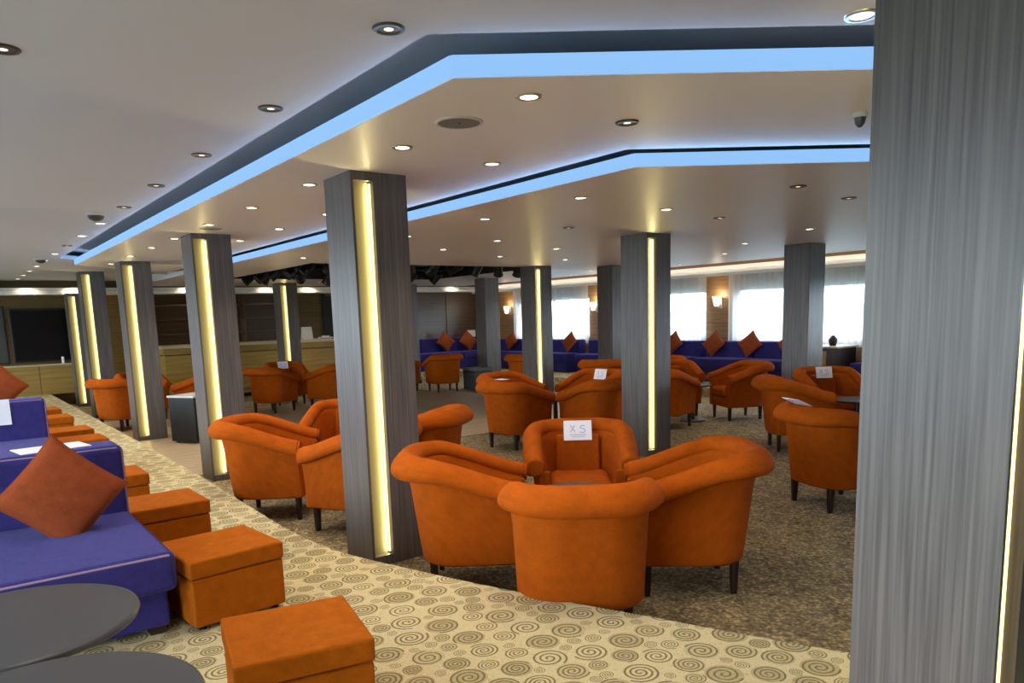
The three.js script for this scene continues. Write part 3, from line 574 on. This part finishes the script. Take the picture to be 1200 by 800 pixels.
// ================================================================ BAR END
{
  const g = thing('bar_counter', 'pale wood bar counter with cream top along the end wall', 'bar counter', [0, 0, 0]);
  mesh('front_panel', span(3.45, 7.3, 0.08, 0.92, -16.15, -15.62), M.counter, g); mesh('upper_band', span(3.45, 7.3, 0.94, 1.06, -16.12, -15.60), M.counter, g);
  mesh('kick_plate', span(3.5, 7.25, 0, 0.08, -16.12, -15.70), M.darkWood, g); mesh('counter_top', rspan(3.35, 7.4, 1.06, 1.12, -16.25, -15.48, 0.012), M.counterTop, g);
  mesh('foot_rail', new THREE.CylinderGeometry(0.02, 0.02, 3.8, 12).rotateZ(Math.PI / 2).translate(5.37, 0.2, -15.50), M.metal, g);
  const s = thing('back_bar', 'dark shelving unit behind the bar counter', 'shelves', [0, 0, 0]);
  mesh('back_panel', span(3.45, 6.55, 0.02, 2.12, ZB + 0.01, ZB + 0.04), M.walnut, s);
  for (const y of [0.02, 0.95, 1.30, 1.62, 1.92]) mesh('shelf', span(3.45, 6.55, y, y + 0.03, ZB + 0.04, ZB + 0.36), M.walnut, s);
  for (const x of [3.45, 4.46, 5.48, 6.52]) mesh('upright', span(x, x + 0.03, 0.02, 2.12, ZB + 0.04, ZB + 0.37), M.walnut, s);
  const m = thing('menu_card', 'white folded card standing on the bar counter', 'card', [6.42, 1.12, -15.75], 0.3);
  mesh('front_leaf', box(0.26, 0.27, 0.003).rotateX(-0.12).translate(0, 0.135, 0.03), M.paper, m); mesh('rear_leaf', box(0.26, 0.27, 0.003).rotateX(0.12).translate(0, 0.135, -0.03), M.paper, m);
  const b = thing('service_tray', 'small pale tray on the bar counter beside the white card', 'tray', [6.85, 1.12, -15.75]);
  mesh('tray', lathe([[0, 0.004], [0.15, 0.004], [0.17, 0.03], [0.175, 0.03], [0.155, 0], [0, 0]], 28), M.paper, b); mesh('bowl', lathe([[0, 0.01], [0.05, 0.012], [0.09, 0.06], [0.085, 0.06], [0.045, 0.018], [0, 0.016]], 24), M.paper, b);
}
struct('door_1', merge(span(7.55, 8.5, 0, 2.1, ZB, ZB + 0.03), span(7.48, 7.55, 0, 2.15, ZB, ZB + 0.06), span(8.5, 8.57, 0, 2.15, ZB, ZB + 0.06)), M.black, 'dark door beside the bar');
{
  const w = thing('wainscot', 'yellow wood wall panelling below the black screen', 'panelling', [0, 0, 0]);
  for (let k = 0; k < 5; k++) mesh('panel', rspan(-1.3 + k * 0.7, -1.3 + k * 0.7 + 0.69, PLAT, 0.80, ZB + 0.004, ZB + 0.16, 0.004), M.counter, w);
  mesh('ledge', rspan(-1.3, 2.2, 0.80, 0.83, ZB + 0.004, ZB + 0.20, 0.006), M.counterTop, w);
  const t = thing('television', 'black wall screen above the wood panelling', 'television', [1.62, 1.40, ZB + 0.05]);
  mesh('bezel', rbox(1.0, 1.02, 0.08, 0.01), M.black, t); mesh('display', box(0.94, 0.96, 0.004, 0, 0, 0.041), M.screen, t);
  const p = thing('projection_screen', 'dark grey panel beside the black wall screen', 'screen', [0.2, 1.42, ZB + 0.03]);
  mesh('frame', rbox(1.7, 1.1, 0.04, 0.008), M.black, p); mesh('panel_face', box(1.64, 1.04, 0.004, 0, 0, 0.021), M.greyPanel, p);
  const l = thing('pillar_candle', 'small white candle on the panelling ledge by the lit pillar', 'candle', [1.92, 0.83, ZB + 0.12]);
  mesh('wax', lathe([[0, 0], [0.025, 0], [0.025, 0.13], [0.02, 0.135], [0, 0.13]], 16), M.paper, l); mesh('wick', T(new THREE.CylinderGeometry(0.002, 0.002, 0.02, 6), 0, 0.14, 0), M.black, l);
}
{ // glossy brown panels between bar and windows
  const w = thing('wall_panelling', 'glossy brown wood panels above the end wall sofa', 'panelling', [0, 0, 0]);
  for (let k = 0; k < 3; k++) mesh('panel', rspan(8.75 + k * 1.14, 8.75 + k * 1.14 + 1.12, 0.2, 2.14, ZB, ZB + 0.03, 0.004), M.walnut, w);
}
// black cabinet and grey cube
{
  const g = thing('audio_cabinet', 'black cabinet with a pale top between two lit pillars', 'cabinet', [2.55, 0, -10.15], 0.55);
  mesh('body', rbox(0.46, 0.56, 0.42, 0.01, 0, 0.31, 0), M.black, g); mesh('top', rbox(0.48, 0.025, 0.44, 0.006, 0, 0.605, 0), M.frame, g);
  const d = mesh('door', rbox(0.40, 0.50, 0.015, 0.004, 0, 0.31, 0.213), M.greyPanel, g); mesh('emblem', lathe([[0, 0], [0.028, 0], [0.026, 0.004], [0, 0.004]], 6).rotateX(Math.PI / 2).translate(0.05, 0.20, 0.221), M.paper, d);
  for (const [x, z] of [[-0.18, -0.16], [0.18, -0.16], [-0.18, 0.16], [0.18, 0.16]]) mesh('castor', T(new THREE.CylinderGeometry(0.02, 0.02, 0.03, 12), x, 0.015, z), M.darkMetal, g);
  const q = thing('grey_cube_stool', 'dark grey cube stool beside an unlit pillar', 'stool', [8.76, 0, -12.62], 0);
  mesh('body', rbox(0.44, 0.36, 0.44, 0.02, 0, 0.20, 0), std(lin(0.06, 0.07, 0.08), 0.7), q); mesh('seat_pad', rbox(0.45, 0.08, 0.45, 0.025, 0, 0.42, 0), std(lin(0.075, 0.085, 0.095), 0.7), q);
}
// ================================================================ WINDOW SIDE
function banquette(z0, z1, label) {                                 // faces -x, back to the windows
  const g = thing('banquette', label, 'banquette', [0, PLATW, 0], 0), xf = 11.38;
  mesh('base', rspan(xf + 0.05, XS - 0.16, 0, 0.27, z0 + 0.02, z1 - 0.02, 0.01), M.blue, g);
  const n = Math.max(1, Math.round((z1 - z0) / 0.95));
  for (let k = 0; k < n; k++) {
    const a = z0 + (z1 - z0) * k / n + 0.003, b = z0 + (z1 - z0) * (k + 1) / n - 0.003;
    mesh('seat_cushion', rspan(xf, XS - 0.35, 0.27, 0.44, a, b, 0.03), M.blue, g); mesh('back_cushion', rspan(XS - 0.38, XS - 0.16, 0.36, 0.74, a, b, 0.03), M.blue, g);
  }
}
banquette(-16.1, -12.85, 'purple blue banquette under the far window'); banquette(-12.55, -9.35, 'purple blue banquette under the window behind the lit pillar'); banquette(-9.2, -7.05, 'purple blue banquette with two orange cushions under the window'); banquette(-6.1, -3.6, 'purple blue banquette under the window past the side cabinet');
for (const [z, lab, mat] of [[-9.95, 'orange cushion on the banquette end beside the wall lamp', M.pillow], [-8.95, 'orange cushion on the banquette below the wall lamp', M.pillow], [-8.15, 'orange cushion on the banquette in the middle of the window', M.pillow], [-7.33, 'red brown cushion on the banquette end by the side cabinet', M.pillow], [-13.05, 'orange cushion on the far banquette end below a wall lamp', M.pillow], [-15.3, 'orange cushion at the far end of the window banquettes', M.pillow]]) { const c = cushion(11.70, 0.85, z, -Math.PI / 2, 0.8 + 0.12 * Math.sin(z * 7), -0.34, lab, mat); c.scale.setScalar(0.88); }
{
  const g = thing('side_cabinet', 'small side cabinet with a yellow panel between two banquettes', 'cabinet', [11.62, PLATW, -6.58]);
  mesh('body', rbox(0.6, 0.66, 0.62, 0.01, 0, 0.34, 0), M.darkWood, g); mesh('front_panel', box(0.006, 0.56, 0.36, -0.302, 0.34, -0.05), M.counter, g); mesh('top', rbox(0.66, 0.03, 0.68, 0.008, 0, 0.685, 0), M.counterTop, g);
  const t = thing('ice_bucket', 'small dark ornament on the side cabinet by the window', 'ornament', [11.6, PLATW + 0.70, -6.5]); mesh('vessel', lathe([[0, 0], [0.05, 0], [0.07, 0.08], [0.06, 0.12], [0.055, 0.12], [0.06, 0.08], [0, 0.02]], 24), M.darkWood, t); mesh('knob', lathe([[0.05, 0.12], [0.03, 0.16], [0, 0.17]], 20), M.darkWood, t);
}
{
  const g = thing('end_sofa', 'blue sofa along the end wall under the glossy panels', 'sofa', [0, PLATW, 0]);
  mesh('base', rspan(9.1, 11.9, 0, 0.27, ZB + 0.05, ZB + 0.88, 0.01), M.blue, g);
  for (let k = 0; k < 3; k++) { const a = 9.1 + k * 0.933; mesh('seat_cushion', rspan(a + 0.003, a + 0.93, 0.27, 0.44, ZB + 0.28, ZB + 0.92, 0.03), M.blue, g); mesh('back_cushion', rspan(a + 0.003, a + 0.93, 0.36, 0.80, ZB + 0.05, ZB + 0.30, 0.03), M.blue, g); }
  cushion(10.72, 0.86, ZB + 0.42, 0, 0.8, -0.25, 'brown orange cushion on the end wall sofa nearest the pale pillar', M.pillow); cushion(11.45, 0.86, ZB + 0.42, 0, 0.8, -0.25, 'red brown cushion on the end wall sofa next to the window corner', M.pillow);
  const p = mesh('paper_sheet', box(0.26, 0.18, 0.003), M.paper); p.position.set(11.78, 1.04, ZB + 0.10); tag(p, 'white notice standing on the end wall sofa back', 'paper');
}
for (const [z, lab] of [[-9.17, 'lit wall lamp on the pier between the two nearest windows'], [-12.62, 'lit wall lamp on the second pier, beside the far unlit pillar'], [-15.93, 'lit wall lamp on the pier at the end wall corner']]) {
  const g = thing('wall_lamp', lab, 'wall lamp', [XS, 1.62, z]);
  mesh('back_plate', rbox(0.02, 0.22, 0.09, 0.006, -0.012, 0, 0), M.metal, g); mesh('arm', T(new THREE.CylinderGeometry(0.008, 0.008, 0.10, 10).rotateZ(Math.PI / 2), -0.06, -0.05, 0), M.metal, g);
  mesh('shade', lathe([[0.035, -0.09], [0.05, -0.07], [0.085, 0.10], [0.080, 0.10], [0.045, -0.065], [0.0, -0.085]], 24).translate(-0.13, 0.02, 0), gSconce, g);
  const l = new THREE.PointLight(lin(1, 0.84, 0.6), SCONCE); l.position.set(-0.13, 0.16, 0); l.castShadow = true; g.add(l);
}

const renderer = new THREE.WebGLRenderer({ antialias: true });
renderer.shadowMap.enabled = true; renderer.toneMapping = THREE.LinearToneMapping; renderer.toneMappingExposure = EXPOSURE;
renderer.render(scene, camera);
